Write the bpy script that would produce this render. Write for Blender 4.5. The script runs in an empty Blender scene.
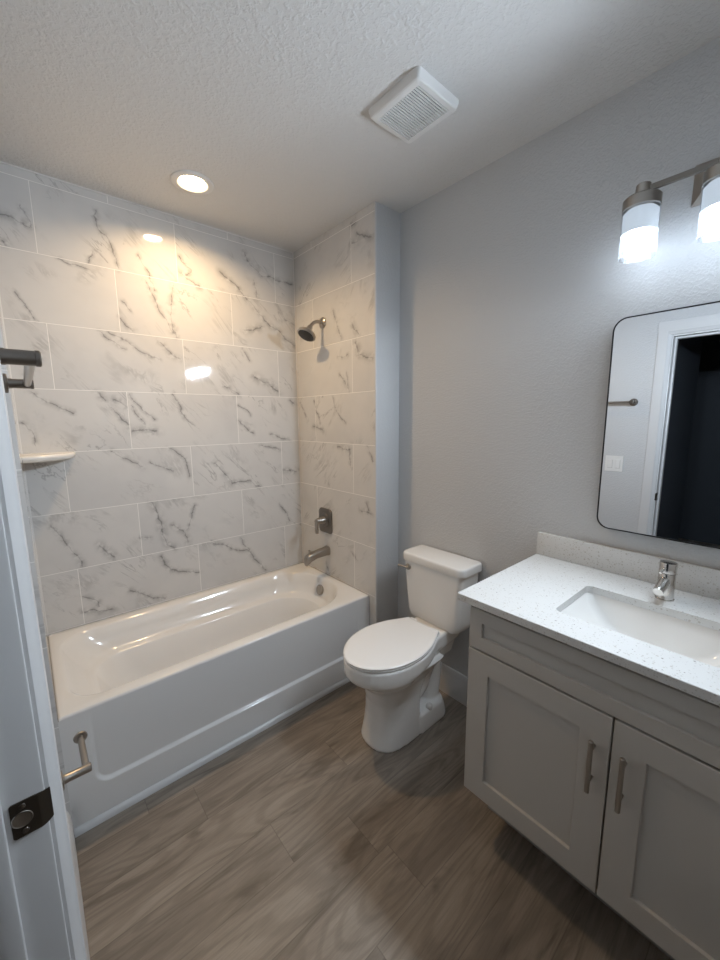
import bpy, bmesh, math, random
from mathutils import Vector, Matrix
import numpy as np

scn = bpy.context.scene
COL = scn.collection

# ------------------------------------------------------------------ camera
F_PX, YAW, PITCH, ROLL = 387.7936, 0.7097, -0.1549, -0.0086
CAM = Vector((-1.5029, -2.4203, 1.559))
cam_d = bpy.data.cameras.new('camera')
cam_d.sensor_fit = 'HORIZONTAL'
cam_d.sensor_width = 36.0
cam_d.lens = F_PX * 36.0 / 720.0
cam_d.clip_start = 0.005
cam = bpy.data.objects.new('camera', cam_d)
COL.objects.link(cam)
_d = Vector((math.sin(YAW) * math.cos(PITCH), math.cos(YAW) * math.cos(PITCH), math.sin(PITCH)))
_r = Vector((math.cos(YAW), -math.sin(YAW), 0))
_u = _r.cross(_d)
_r2 = _r * math.cos(ROLL) + _u * math.sin(ROLL)
_u2 = -_r * math.sin(ROLL) + _u * math.cos(ROLL)
_m = Matrix(((_r2.x, _u2.x, -_d.x), (_r2.y, _u2.y, -_d.y), (_r2.z, _u2.z, -_d.z))).to_4x4()
_m.translation = CAM
cam.matrix_world = _m
scn.camera = cam

# ------------------------------------------------------------------ light and exposure
wd = bpy.data.worlds.new('World')
scn.world = wd
wd.use_nodes = True
wd.node_tree.nodes['Background'].inputs[0].default_value = (0.6, 0.7, 0.9, 1)
wd.node_tree.nodes['Background'].inputs[1].default_value = 0.0
scn.view_settings.view_transform = 'Standard'
scn.view_settings.look = 'None'
scn.view_settings.gamma = 1.0
scn.view_settings.use_curve_mapping = False
scn.view_settings.exposure = 0.0
VANITY_GLOW = 14.0
VANITY_BEAM = 265.0
DOWN_GLOW = 30.0
DOWN_BEAM = 9.0
VANITY_COL = (0.78, 0.89, 1.0)
DOWN_COL = (1.0, 0.68, 0.36)

# ------------------------------------------------------------------ measures (metres)
XL, XR = -1.536, 0.188          # painted left wall, vanity wall
XT = -1.521                     # tile face of the left alcove wall
ZC = 2.672                      # ceiling
YN = -2.66                      # near wall
YW = -0.811                     # painted end of the alcove partition
YTUB = -0.748
ZTUB = 0.494
ZA, ROWH, TILEL, X1, PHI = 2.6304, 0.3048, 0.6096, -0.1472, 0.5035
BACK_VEINS = [(-1.13,2.582,-1.108,2.507,1), (-1.108,2.507,-1.062,2.409,1), (-1.062,2.409,-1.038,2.334,1), (-1.479,2.466,-1.431,2.452,1.3),
 (-1.431,2.452,-1.381,2.438,1.3), (-1.4,2.518,-1.374,2.44,1), (-1.492,2.349,-1.477,2.333,1.2), (-1.174,2.335,-1.148,2.396,0.7),
 (-0.948,2.423,-0.899,2.335,0.9), (-0.899,2.335,-0.875,2.264,0.9), (-0.742,2.464,-0.687,2.408,1), (-0.687,2.408,-0.716,2.375,1),
 (-0.743,2.38,-0.69,2.354,1.4), (-0.69,2.354,-0.637,2.327,1.4), (-0.358,2.597,-0.317,2.521,1.2), (-0.317,2.521,-0.237,2.48,1.2),
 (-0.237,2.48,-0.017,2.464,1.2), (-0.288,2.439,-0.273,2.334,0.9), (-0.512,2.436,-0.441,2.389,1.5), (-0.441,2.389,-0.367,2.328,1.5),
 (-0.367,2.328,-0.277,2.248,1.5), (-0.277,2.248,-0.195,2.18,1.5), (-0.195,2.18,-0.017,2.067,1.5), (-0.925,2.305,-0.884,2.211,1.1),
 (-0.884,2.211,-0.841,2.125,1.1), (-0.841,2.125,-0.791,2.03,1.1), (-0.773,2.321,-0.807,2.225,1.1), (-0.807,2.225,-0.805,2.12,1.1),
 (-0.805,2.12,-0.791,2.03,1.1), (-1.06,2.091,-1.006,2.029,1.1), (-1.043,2.183,-1.01,2.139,0.7), (-0.373,2.119,-0.282,2.149,1.6),
 (-0.282,2.149,-0.254,2.159,1.6), (-0.13,2.316,-0.081,2.229,1), (-0.081,2.229,-0.012,2.206,1), (-1.468,2.148,-1.407,2.029,0.7),
 (-1.303,2.326,-1.169,2.299,0.7), (-1.159,2.013,-1.051,1.932,1), (-1.111,2.015,-0.98,1.939,0.9), (-0.98,1.939,-0.895,1.895,0.9),
 (-0.877,1.993,-0.82,1.929,1.2), (-0.82,1.929,-0.779,1.905,1.2), (-0.393,2.007,-0.349,1.943,0.9), (-0.32,1.839,-0.228,1.805,2),
 (-0.228,1.805,-0.156,1.749,2), (-0.523,1.778,-0.429,1.72,1.2), (-1.46,1.7,-1.392,1.65,1), (-1.392,1.65,-1.333,1.618,1),
 (-1.333,1.618,-1.298,1.603,1), (-1.502,1.547,-1.473,1.514,1), (-1.473,1.514,-1.466,1.442,1), (-1.192,1.71,-1.165,1.67,1.4),
 (-1.129,1.671,-1.072,1.646,2), (-1.138,1.63,-1.072,1.545,0.8), (-1.044,1.647,-0.99,1.539,0.8), (-1.055,1.513,-0.932,1.499,1.8),
 (-1.049,1.699,-0.937,1.566,0.8), (-0.826,1.707,-0.77,1.582,1), (-0.77,1.582,-0.695,1.504,0.5), (-0.446,1.657,-0.368,1.594,0.8),
 (-0.452,1.562,-0.355,1.463,0.9), (-0.231,1.459,-0.076,1.419,1.1), (-0.064,1.698,-0.025,1.664,1.2), (-1.158,1.405,-1.019,1.307,1.1),
 (-0.882,1.406,-0.793,1.342,1.2), (-0.793,1.342,-0.772,1.238,1.2), (-0.982,1.332,-0.87,1.277,1), (-0.618,1.298,-0.559,1.216,1.6),
 (-0.559,1.216,-0.51,1.159,1.6), (-0.51,1.159,-0.392,1.166,1.3), (-0.392,1.166,-0.323,1.11,1.3), (-0.308,1.395,-0.174,1.354,1),
 (-0.133,1.21,-0.027,1.193,1.8), (-1.442,1.053,-1.393,0.938,1.1), (-1.393,0.938,-1.343,0.807,1.1), (-1.259,0.908,-1.198,0.821,1.6),
 (-0.991,1.104,-0.958,0.992,1.6), (-0.958,0.992,-0.927,0.834,1.6), (-0.927,0.834,-0.89,0.807,1.6), (-0.896,0.95,-0.827,0.894,1.3),
 (-0.827,0.894,-0.815,0.809,1.3), (-0.757,1.051,-0.795,0.931,0.9), (-0.795,0.931,-0.828,0.875,0.9), (-1.068,0.913,-1.019,0.885,1),
 (-0.176,0.962,-0.092,0.837,0.9), (-0.975,0.778,-0.928,0.679,1.2), (-0.928,0.679,-0.769,0.623,1.2), (-1.134,0.615,-1.022,0.537,1.2),
 (-1.022,0.537,-0.969,0.514,1.2), (-1.354,0.649,-1.309,0.612,1.2), (-1.309,0.612,-1.291,0.566,1.2), (-1.358,0.561,-1.314,0.557,1.7),
 (-1.314,0.557,-1.294,0.538,1.7), (-1.294,0.538,-1.238,0.53,1.7), (-0.669,0.803,-0.556,0.731,1.1), (-0.556,0.731,-0.42,0.671,1.1),
 (-0.42,0.671,-0.316,0.514,1.1), (-0.484,0.784,-0.42,0.671,0.9)]
END_VEINS = [(-0.613,2.628,-0.647,2.626,1.6), (-0.661,2.571,-0.713,2.544,1.5), (-0.713,2.544,-0.783,2.508,1.5), (-0.617,2.524,-0.671,2.527,1.8),
 (-0.432,2.208,-0.507,2.043,1.1), (-0.609,2.117,-0.664,2.035,1.2), (-0.637,1.995,-0.68,1.923,1.8), (-0.68,1.923,-0.779,1.897,1.8),
 (-0.474,1.934,-0.571,1.931,1), (-0.492,1.829,-0.577,1.734,1), (-0.557,1.842,-0.577,1.734,0.8), (-0.416,1.694,-0.465,1.588,0.9),
 (-0.465,1.588,-0.534,1.538,0.9), (-0.203,1.691,-0.267,1.538,1), (-0.194,1.513,-0.299,1.492,1.6), (-0.459,1.394,-0.579,1.375,1.2),
 (-0.579,1.375,-0.587,1.27,1.2), (-0.744,1.403,-0.783,1.318,1), (-0.668,1.014,-0.774,1.002,1.2), (-0.73,1.067,-0.759,1.011,1),
 (-0.583,0.726,-0.645,0.688,0.9), (-0.307,0.572,-0.343,0.495,1), (-0.027,1.685,-0.11,1.558,0.8)]

# ------------------------------------------------------------------ material helpers
def mat(name, color, rough=0.5, metal=0.0, spec=0.5, coat=0.0, noise=0.0, bump=0.0, bscale=200.0, bdist=0.001):
    m = bpy.data.materials.new(name)
    m.use_nodes = True
    nt = m.node_tree
    b = nt.nodes['Principled BSDF']
    b.inputs['Base Color'].default_value = (*color, 1)
    b.inputs['Roughness'].default_value = rough
    b.inputs['Metallic'].default_value = metal
    b.inputs['Specular IOR Level'].default_value = spec
    b.inputs['Coat Weight'].default_value = coat
    b.inputs['Coat Roughness'].default_value = 0.05
    if noise or bump:
        tc = nt.nodes.new('ShaderNodeTexCoord')
        nz = nt.nodes.new('ShaderNodeTexNoise')
        nz.inputs['Scale'].default_value = bscale
        nz.inputs['Detail'].default_value = 3.0
        nt.links.new(tc.outputs['Object'], nz.inputs['Vector'])
        if noise:
            mr = nt.nodes.new('ShaderNodeMapRange')
            mr.inputs[3].default_value = max(0.02, rough - noise)
            mr.inputs[4].default_value = rough + noise
            nt.links.new(nz.outputs['Fac'], mr.inputs[0])
            nt.links.new(mr.outputs[0], b.inputs['Roughness'])
        if bump:
            bp = nt.nodes.new('ShaderNodeBump')
            bp.inputs['Strength'].default_value = bump
            bp.inputs['Distance'].default_value = bdist
            nt.links.new(nz.outputs['Fac'], bp.inputs['Height'])
            nt.links.new(bp.outputs['Normal'], b.inputs['Normal'])
    return m

class NT:
    """small helper for building node trees"""
    def __init__(self, m):
        self.nt = m.node_tree
    def node(self, t, **kw):
        n = self.nt.nodes.new(t)
        for k, v in kw.items():
            setattr(n, k, v)
        return n
    def put(self, sock, v):
        if hasattr(v, 'is_output'):
            self.nt.links.new(v, sock)
        else:
            sock.default_value = v
    def math(self, op, a, b=0.0, c=None, clamp=False):
        n = self.node('ShaderNodeMath', operation=op)
        n.use_clamp = clamp
        self.put(n.inputs[0], a); self.put(n.inputs[1], b)
        if c is not None:
            self.put(n.inputs[2], c)
        return n.outputs[0]
    def vmath(self, op, a, b=None, scale=None):
        n = self.node('ShaderNodeVectorMath', operation=op)
        self.put(n.inputs[0], a)
        if b is not None:
            self.put(n.inputs[1], b)
        if scale is not None:
            self.put(n.inputs[3], scale)
        return n.outputs['Value'] if op in ('DOT_PRODUCT', 'LENGTH', 'DISTANCE') else n.outputs[0]
    def mix(self, f, a, b):
        n = self.node('ShaderNodeMix', data_type='RGBA')
        self.put(n.inputs[0], f); self.put(n.inputs[6], a); self.put(n.inputs[7], b)
        return n.outputs[2]
    def ramp(self, v, a, b, lo=0.0, hi=1.0, smooth=True):
        n = self.node('ShaderNodeMapRange')
        n.interpolation_type = 'SMOOTHSTEP' if smooth else 'LINEAR'
        self.put(n.inputs[0], v)
        n.inputs[1].default_value = a; n.inputs[2].default_value = b
        n.inputs[3].default_value = lo; n.inputs[4].default_value = hi
        return n.outputs[0]
    def noise(self, vec, scale, detail=2.0, rough=0.5, dist=0.0):
        n = self.node('ShaderNodeTexNoise')
        self.put(n.inputs['Vector'], vec)
        n.inputs['Scale'].default_value = scale; n.inputs['Detail'].default_value = detail
        n.inputs['Roughness'].default_value = rough; n.inputs['Distortion'].default_value = dist
        return n.outputs['Fac'], n.outputs['Color']

def tile_material(name, axis, veins, x1, seed, phi=PHI):
    """glossy marble-look tiles in half bond; axis 0: wall runs along X, axis 1: along Y"""
    m = mat(name, (0.7, 0.7, 0.7), 0.06)
    g = NT(m); nt = g.nt
    b = nt.nodes['Principled BSDF']
    geo = g.node('ShaderNodeNewGeometry')
    sep = g.node('ShaderNodeSeparateXYZ')
    nt.links.new(geo.outputs['Position'], sep.inputs[0])
    X, Z = sep.outputs[axis], sep.outputs[2]
    r = g.math('DIVIDE', g.math('SUBTRACT', ZA, Z), ROWH)          # row A-B is 0
    row = g.math('FLOOR', r)
    fr = g.math('SUBTRACT', r, row)
    par = g.math('FLOORED_MODULO', row, 2.0)
    cx = g.math('DIVIDE', g.math('SUBTRACT', X, x1), TILEL)
    cx = g.math('ADD', cx, g.math('MULTIPLY', par, phi))
    col = g.math('FLOOR', cx)
    fc = g.math('SUBTRACT', cx, col)
    # distance to the nearest joint in metres
    dz = g.math('MULTIPLY', g.math('MINIMUM', fr, g.math('SUBTRACT', 1.0, fr)), ROWH)
    dx = g.math('MULTIPLY', g.math('MINIMUM', fc, g.math('SUBTRACT', 1.0, fc)), TILEL)
    dj = g.math('MINIMUM', dz, dx)
    grout = g.ramp(dj, 0.0011, 0.0021, 1.0, 0.0)
    # a number of its own for each tile
    cv = g.node('ShaderNodeCombineXYZ')
    g.put(cv.inputs[0], col); g.put(cv.inputs[1], row); cv.inputs[2].default_value = seed
    wn = g.node('ShaderNodeTexWhiteNoise', noise_dimensions='3D')
    nt.links.new(cv.outputs[0], wn.inputs['Vector'])
    P2 = g.node('ShaderNodeCombineXYZ')
    g.put(P2.inputs[0], X); g.put(P2.inputs[1], Z)
    P2 = P2.outputs[0]
    Pt = g.vmath('ADD', P2, g.vmath('SCALE', wn.outputs['Color'], scale=37.0))
    # wobble for the strokes
    w1 = g.vmath('SCALE', g.vmath('SUBTRACT', g.noise(Pt, 13.0, 4.0, 0.58)[1], (0.5, 0.5, 0.5)), scale=0.055)
    w1 = g.vmath('MULTIPLY', w1, (1, 1, 0))
    Pw = g.vmath('ADD', P2, w1)
    thick, _ = g.noise(Pt, 22.0, 3.0, 0.6)
    best = None
    for (ax, az, bx, bz, w) in veins:
        a = Vector((ax, az, 0)); d = Vector((bx - ax, bz - az, 0))
        L2 = max(d.length_squared, 1e-6)
        pa = g.vmath('SUBTRACT', Pw, tuple(a))
        h = g.math('MULTIPLY', g.vmath('DOT_PRODUCT', pa, tuple(d / L2)), 1.0, clamp=True)
        near = g.vmath('SCALE', tuple(d), scale=h)
        dist = g.math('DIVIDE', g.vmath('DISTANCE', pa, near), w)
        best = dist if best is None else g.math('MINIMUM', best, dist)
    core_w = g.ramp(thick, 0.3, 0.7, 0.0028, 0.0085)
    core = g.math('SUBTRACT', 1.0, g.math('DIVIDE', best, core_w), clamp=True)
    halo = g.math('SUBTRACT', 1.0, g.math('DIVIDE', best, 0.030), clamp=True)
    halo = g.math('POWER', halo, 2.0)
    # fine secondary veining, diagonal, differing from tile to tile
    rot = g.node('ShaderNodeMapping')
    nt.links.new(Pt, rot.inputs[0])
    rot.inputs['Rotation'].default_value = (0, 0, math.radians(48))
    rsc = g.node('ShaderNodeMapping')
    nt.links.new(rot.outputs[0], rsc.inputs[0])
    rsc.inputs['Scale'].default_value = (0.9, 3.0, 1)
    rot = rsc
    n1, _ = g.noise(rot.outputs[0], 2.6, 5.0, 0.6, 0.6)
    ridge = g.math('ABSOLUTE', g.math('SUBTRACT', n1, 0.5))
    ridge = g.ramp(ridge, 0.0, 0.018, 1.0, 0.0)
    msk = g.ramp(g.noise(Pt, 3.2, 2.0)[0], 0.52, 0.70)
    ridge = g.math('MULTIPLY', ridge, msk)
    cloud = g.ramp(g.noise(Pt, 2.2, 4.0, 0.6)[0], 0.35, 0.75)
    patch = g.ramp(thick, 0.36, 0.58)
    v = g.math('MULTIPLY', core, g.math('MULTIPLY_ADD', patch, 0.50, 0.30))
    v = g.math('MAXIMUM', v, g.math('MULTIPLY', halo, g.math('MULTIPLY', patch, 0.50)))
    v = g.math('MAXIMUM', v, g.math('MULTIPLY', ridge, 0.40))
    smoke = g.ramp(g.math('ABSOLUTE', g.math('SUBTRACT', g.noise(rot.outputs[0], 1.7, 6.0, 0.68, 0.9)[0], 0.52)), 0.0, 0.05, 1.0, 0.0)
    smoke = g.math('MULTIPLY', smoke, g.ramp(g.noise(Pt, 4.3, 3.0, 0.6)[0], 0.50, 0.72))
    v = g.math('MAXIMUM', v, g.math('MULTIPLY', smoke, 0.34))
    basec = g.mix(cloud, (0.66, 0.645, 0.625, 1), (0.59, 0.58, 0.57, 1))
    c = g.mix(v, basec, (0.12, 0.115, 0.115, 1))
    c = g.mix(grout, c, (0.82, 0.80, 0.77, 1))
    nt.links.new(c, b.inputs['Base Color'])
    g.put(b.inputs['Roughness'], g.math('MULTIPLY_ADD', grout, 0.5, 0.045))
    bp = g.node('ShaderNodeBump')
    bp.inputs['Strength'].default_value = 0.5; bp.inputs['Distance'].default_value = 0.001
    g.put(bp.inputs['Height'], g.math('SUBTRACT', 1.0, grout))
    nt.links.new(bp.outputs[0], b.inputs['Normal'])
    return m

def paint_material(name, color, rough, scale, strength, dist):
    """sprayed wall texture: rounded blobs over fine grain"""
    m = mat(name, color, rough)
    g = NT(m); nt = g.nt
    b = nt.nodes['Principled BSDF']
    geo = g.node('ShaderNodeNewGeometry')
    a, _ = g.noise(geo.outputs['Position'], scale, 2.0, 0.5, 0.3)
    f, _ = g.noise(geo.outputs['Position'], scale * 2.7, 2.0, 0.5)
    h = g.math('ADD', g.ramp(a, 0.42, 0.66), g.math('MULTIPLY', f, 0.35))
    bp = g.node('ShaderNodeBump')
    bp.inputs['Strength'].default_value = strength; bp.inputs['Distance'].default_value = dist
    g.put(bp.inputs['Height'], h)
    nt.links.new(bp.outputs[0], b.inputs['Normal'])
    return m

def floor_material():
    m = mat('vinyl_plank', (0.2, 0.16, 0.13), 0.42)
    g = NT(m); nt = g.nt
    b = nt.nodes['Principled BSDF']
    geo = g.node('ShaderNodeNewGeometry')
    sep = g.node('ShaderNodeSeparateXYZ')
    nt.links.new(geo.outputs['Position'], sep.inputs[0])
    X, Y = sep.outputs[0], sep.outputs[1]
    PWID, PLEN = 0.178, 1.22
    q = g.math('DIVIDE', g.math('ADD', Y, 0.748 + 0.10), PWID)
    row = g.math('FLOOR', q); fy = g.math('SUBTRACT', q, row)
    wr = g.node('ShaderNodeTexWhiteNoise', noise_dimensions='1D')
    g.put(wr.inputs['W'], g.math('ADD', row, 3.37))
    cx = g.math('ADD', g.math('DIVIDE', X, PLEN), wr.outputs['Value'])
    col = g.math('FLOOR', cx); fx = g.math('SUBTRACT', cx, col)
    dy = g.math('MULTIPLY', g.math('MINIMUM', fy, g.math('SUBTRACT', 1.0, fy)), PWID)
    dx = g.math('MULTIPLY', g.math('MINIMUM', fx, g.math('SUBTRACT', 1.0, fx)), PLEN)
    seam = g.ramp(g.math('MINIMUM', dx, dy), 0.0006, 0.0018, 1.0, 0.0)
    cv = g.node('ShaderNodeCombineXYZ')
    g.put(cv.inputs[0], col); g.put(cv.inputs[1], row)
    wn = g.node('ShaderNodeTexWhiteNoise', noise_dimensions='3D')
    nt.links.new(cv.outputs[0], wn.inputs['Vector'])
    P = g.vmath('ADD', geo.outputs['Position'], g.vmath('SCALE', wn.outputs['Color'], scale=53.0))
    def stretched(s, scale, detail, rough=0.55, dist=0.0):
        mp = g.node('ShaderNodeMapping')
        nt.links.new(P, mp.inputs[0]); mp.inputs['Scale'].default_value = s
        return g.noise(mp.outputs[0], scale, detail, rough, dist)[0]
    broad = stretched((0.8, 5.0, 1), 2.2, 4.0, 0.6, 0.4)
    # growth-ring figure: contour bands of a stretched field
    fld = stretched((0.55, 3.2, 1), 2.0, 1.5, 0.4, 0.2)
    rings = g.math('SINE', g.math('MULTIPLY', fld, 95.0))
    rings = g.ramp(rings, -0.2, 1.0)
    fine = stretched((3.0, 60.0, 1), 4.0, 4.0, 0.65)
    dark = g.ramp(stretched((1.1, 6.5, 1), 2.4, 4.0, 0.60, 0.9), 0.50, 0.74)
    pale = g.mix(g.ramp(broad, 0.3, 0.7), FLOOR_B, FLOOR_A)
    c = g.mix(g.math('MULTIPLY', rings, 0.25), pale, FLOOR_C)
    c = g.mix(g.math('MULTIPLY', dark, 0.72), c, FLOOR_C)
    c = g.mix(g.math('MULTIPLY', g.ramp(fine, 0.35, 0.75), 0.28), c, FLOOR_C)
    hsv = g.node('ShaderNodeHueSaturation')
    g.put(hsv.inputs['Value'], g.ramp(wn.outputs['Value'], 0.0, 1.0, 0.82, 1.16, False))
    nt.links.new(c, hsv.inputs['Color'])
    c = g.mix(g.math('MULTIPLY', seam, 0.35), hsv.outputs[0], (0.03, 0.025, 0.02, 1))
    nt.links.new(c, b.inputs['Base Color'])
    g.put(b.inputs['Roughness'], g.ramp(fine, 0.2, 0.8, 0.36, 0.52, False))
    bp = g.node('ShaderNodeBump')
    bp.inputs['Strength'].default_value = 0.25; bp.inputs['Distance'].default_value = 0.0006
    g.put(bp.inputs['Height'], g.math('SUBTRACT', g.math('MULTIPLY', fine, -0.5), seam))
    nt.links.new(bp.outputs[0], b.inputs['Normal'])
    return m
FLOOR_A = (0.340, 0.290, 0.240, 1)
FLOOR_B = (0.225, 0.188, 0.153, 1)
FLOOR_C = (0.105, 0.084, 0.066, 1)

def quartz_material():
    m = mat('speckled_quartz', (0.7, 0.7, 0.69), 0.16)
    g = NT(m); nt = g.nt
    b = nt.nodes['Principled BSDF']
    geo = g.node('ShaderNodeNewGeometry')
    def specks(scale, size, keep):
        v = g.node('ShaderNodeTexVoronoi')
        v.inputs['Scale'].default_value = scale
        nt.links.new(g.vmath('ADD', geo.outputs['Position'], (scale, 0, 0)), v.inputs['Vector'])
        s = g.node('ShaderNodeSeparateColor')
        nt.links.new(v.outputs['Color'], s.inputs[0])
        sz = g.math('MULTIPLY', s.outputs[1], size)
        on = g.math('LESS_THAN', v.outputs['Distance'], sz)
        return g.math('MULTIPLY', on, g.math('LESS_THAN', s.outputs[0], keep)), s.outputs[2]
    s1, t1 = specks(85, 0.30, 0.55)
    s2, t2 = specks(170, 0.38, 0.65)
    s3, t3 = specks(110, 0.30, 0.16)
    c = g.mix(g.math('MULTIPLY', s2, 0.5), (0.64, 0.64, 0.63, 1), (0.36, 0.34, 0.31, 1))
    c = g.mix(g.math('MULTIPLY', s1, 0.75), c, (0.45, 0.42, 0.38, 1))
    c = g.mix(g.math('MULTIPLY', s3, 0.8), c, (0.20, 0.18, 0.165, 1))
    nt.links.new(c, b.inputs['Base Color'])
    return m

M = {}
M['wall'] = paint_material('grey_wall_paint', (0.56, 0.565, 0.57), 0.55, 130.0, 0.35, 0.003)
M['ceiling'] = paint_material('ceiling_paint', (0.69, 0.68, 0.665), 0.75, 75.0, 0.38, 0.004)
M['tile_end'] = tile_material('marble_tile_end', 1, END_VEINS, -0.6096, 5.0, 0.353)
M['tile_left'] = tile_material('marble_tile_left', 1, [(-0.3, 1.8, -0.2, 1.6, 1.0)], -0.40, 9.0)
M['floor'] = floor_material()
M['trim'] = mat('white_trim_enamel', (0.62, 0.62, 0.62), 0.32, bump=0.05, bscale=60)
M['tub'] = mat('white_tub_acrylic', (0.76, 0.75, 0.735), 0.12, noise=0.03, bscale=9)
M['china'] = mat('white_vitreous_china', (0.80, 0.785, 0.76), 0.07, noise=0.02, bscale=9)
M['seat'] = mat('white_seat_plastic', (0.80, 0.79, 0.775), 0.22, noise=0.04, bscale=40)
M['shelf'] = mat('cream_shelf_resin', (0.80, 0.77, 0.72), 0.22, noise=0.03, bscale=30)
M['cab'] = mat('grey_cabinet_paint', (0.50, 0.475, 0.44), 0.38, bump=0.04, bscale=90)
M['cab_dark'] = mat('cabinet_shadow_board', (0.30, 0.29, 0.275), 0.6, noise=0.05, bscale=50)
M['quartz'] = quartz_material()
M['nickel'] = mat('brushed_nickel', (0.40, 0.37, 0.335), 0.30, 1.0, noise=0.03, bscale=40)
M['nickel_dark'] = mat('dark_brushed_nickel', (0.22, 0.20, 0.18), 0.30, 1.0, noise=0.03, bscale=40)
M['chrome'] = mat('bright_nickel', (0.68, 0.66, 0.63), 0.14, 1.0, noise=0.04, bscale=120)
M['strike'] = mat('aged_bronze', (0.085, 0.072, 0.058), 0.36, 0.85, noise=0.1, bscale=120)
M['black'] = mat('black_metal_frame', (0.03, 0.03, 0.032), 0.30, 0.7, noise=0.05, bscale=80)
M['mirror'] = mat('mirror_glass', (0.86, 0.87, 0.88), 0.0, 1.0, noise=0.0)
M['plastic'] = mat('white_plastic', (0.74, 0.73, 0.71), 0.35, noise=0.05, bscale=60)
M['void'] = mat('dark_fan_cavity', (0.03, 0.03, 0.03), 0.8, noise=0.05, bscale=40)
M['nozzle'] = mat('dark_nozzle_face', (0.055, 0.05, 0.045), 0.45, 0.3, noise=0.08, bscale=160)
M['hall'] = paint_material('unlit_hall_tone', (0.06, 0.07, 0.085), 0.6, 110.0, 0.4, 0.003)  # darkness of the unlit hall is put into this near-black colour
M['caulk'] = mat('white_caulk', (0.74, 0.73, 0.71), 0.5, noise=0.05, bscale=90)

def glow(name, col, power, base=0.8):
    m = bpy.data.materials.new(name)
    m.use_nodes = True
    b = m.node_tree.nodes['Principled BSDF']
    b.inputs['Base Color'].default_value = (base, base, base, 1)
    b.inputs['Emission Color'].default_value = (*col, 1)
    b.inputs['Emission Strength'].default_value = power
    return m
M['bulb'] = glow('cool_led_bulb', VANITY_COL, VANITY_GLOW)
M['collar'] = glow('added_glow_collar', VANITY_COL, 0.8, 0.08)  # faint glow for the added sleeve that makes the shade's upper half
M['lens'] = glow('warm_led_lens', (1.0, 0.80, 0.50), DOWN_GLOW)

def frosted():
    m = bpy.data.materials.new('frosted_glass_shade')
    m.use_nodes = True
    nt = m.node_tree
    for n in list(nt.nodes):
        nt.nodes.remove(n)
    out = nt.nodes.new('ShaderNodeOutputMaterial')
    tr = nt.nodes.new('ShaderNodeBsdfTransparent'); tr.inputs[0].default_value = (0.95, 0.97, 1, 1)
    tl = nt.nodes.new('ShaderNodeBsdfTranslucent'); tl.inputs[0].default_value = (0.42, 0.45, 0.48, 1)
    gl = nt.nodes.new('ShaderNodeBsdfGlossy'); gl.inputs['Roughness'].default_value = 0.25
    gl.inputs[0].default_value = (0.9, 0.93, 0.97, 1)
    mx = nt.nodes.new('ShaderNodeMixShader'); mx.inputs[0].default_value = 0.28
    mx2 = nt.nodes.new('ShaderNodeMixShader'); mx2.inputs[0].default_value = 0.06
    nt.links.new(tr.outputs[0], mx.inputs[1]); nt.links.new(tl.outputs[0], mx.inputs[2])
    nt.links.new(mx.outputs[0], mx2.inputs[1]); nt.links.new(gl.outputs[0], mx2.inputs[2])
    nt.links.new(mx2.outputs[0], out.inputs[0])
    return m
M['shade'] = frosted()

# ------------------------------------------------------------------ mesh helpers
def new_bm():
    return bmesh.new()

def box(bm, x0, x1, y0, y1, z0, z1, bev=0.0, seg=2):
    vs = [bm.verts.new((x, y, z)) for x in (x0, x1) for y in (y0, y1) for z in (z0, z1)]
    idx = [(0, 1, 3, 2), (4, 6, 7, 5), (0, 4, 5, 1), (2, 3, 7, 6), (0, 2, 6, 4), (1, 5, 7, 3)]
    fs = [bm.faces.new([vs[i] for i in f]) for f in idx]
    bmesh.ops.recalc_face_normals(bm, faces=fs)
    if bev > 0:
        es = list({e for f in fs for e in f.edges})
        bmesh.ops.bevel(bm, geom=es, offset=bev, segments=seg, profile=0.5, affect='EDGES')

def frame_for(axis):
    a = Vector(axis).normalized()
    t = Vector((0, 0, 1)) if abs(a.z) < 0.9 else Vector((1, 0, 0))
    u = a.cross(t).normalized()
    v = a.cross(u).normalized()
    return a, u, v

def lathe(bm, origin, axis, prof, n=32):
    """prof: list of (radius, distance along axis); radius 0 closes the end"""
    o = Vector(origin); a, u, v = frame_for(axis)
    rings = []
    for r, h in prof:
        if r < 1e-6:
            rings.append([bm.verts.new(o + a * h)])
        else:
            rings.append([bm.verts.new(o + a * h + (u * math.cos(2 * math.pi * k / n) + v * math.sin(2 * math.pi * k / n)) * r) for k in range(n)])
    fs = []
    for A, B in zip(rings, rings[1:]):
        if len(A) == 1 and len(B) == 1:
            continue
        for k in range(n):
            k2 = (k + 1) % n
            if len(A) == 1:
                fs.append(bm.faces.new((A[0], B[k2], B[k])))
            elif len(B) == 1:
                fs.append(bm.faces.new((A[k], A[k2], B[0])))
            else:
                fs.append(bm.faces.new((A[k], A[k2], B[k2], B[k])))
    bmesh.ops.recalc_face_normals(bm, faces=fs)

def rod(bm, a, b, r, n=24, ch=0.0015):
    a = Vector(a); b = Vector(b); L = (b - a).length
    c = min(ch, r * 0.4, L * 0.3)
    lathe(bm, a, b - a, [(0, 0), (r - c, 0), (r, c), (r, L - c), (r - c, L), (0, L)], n)

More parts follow.
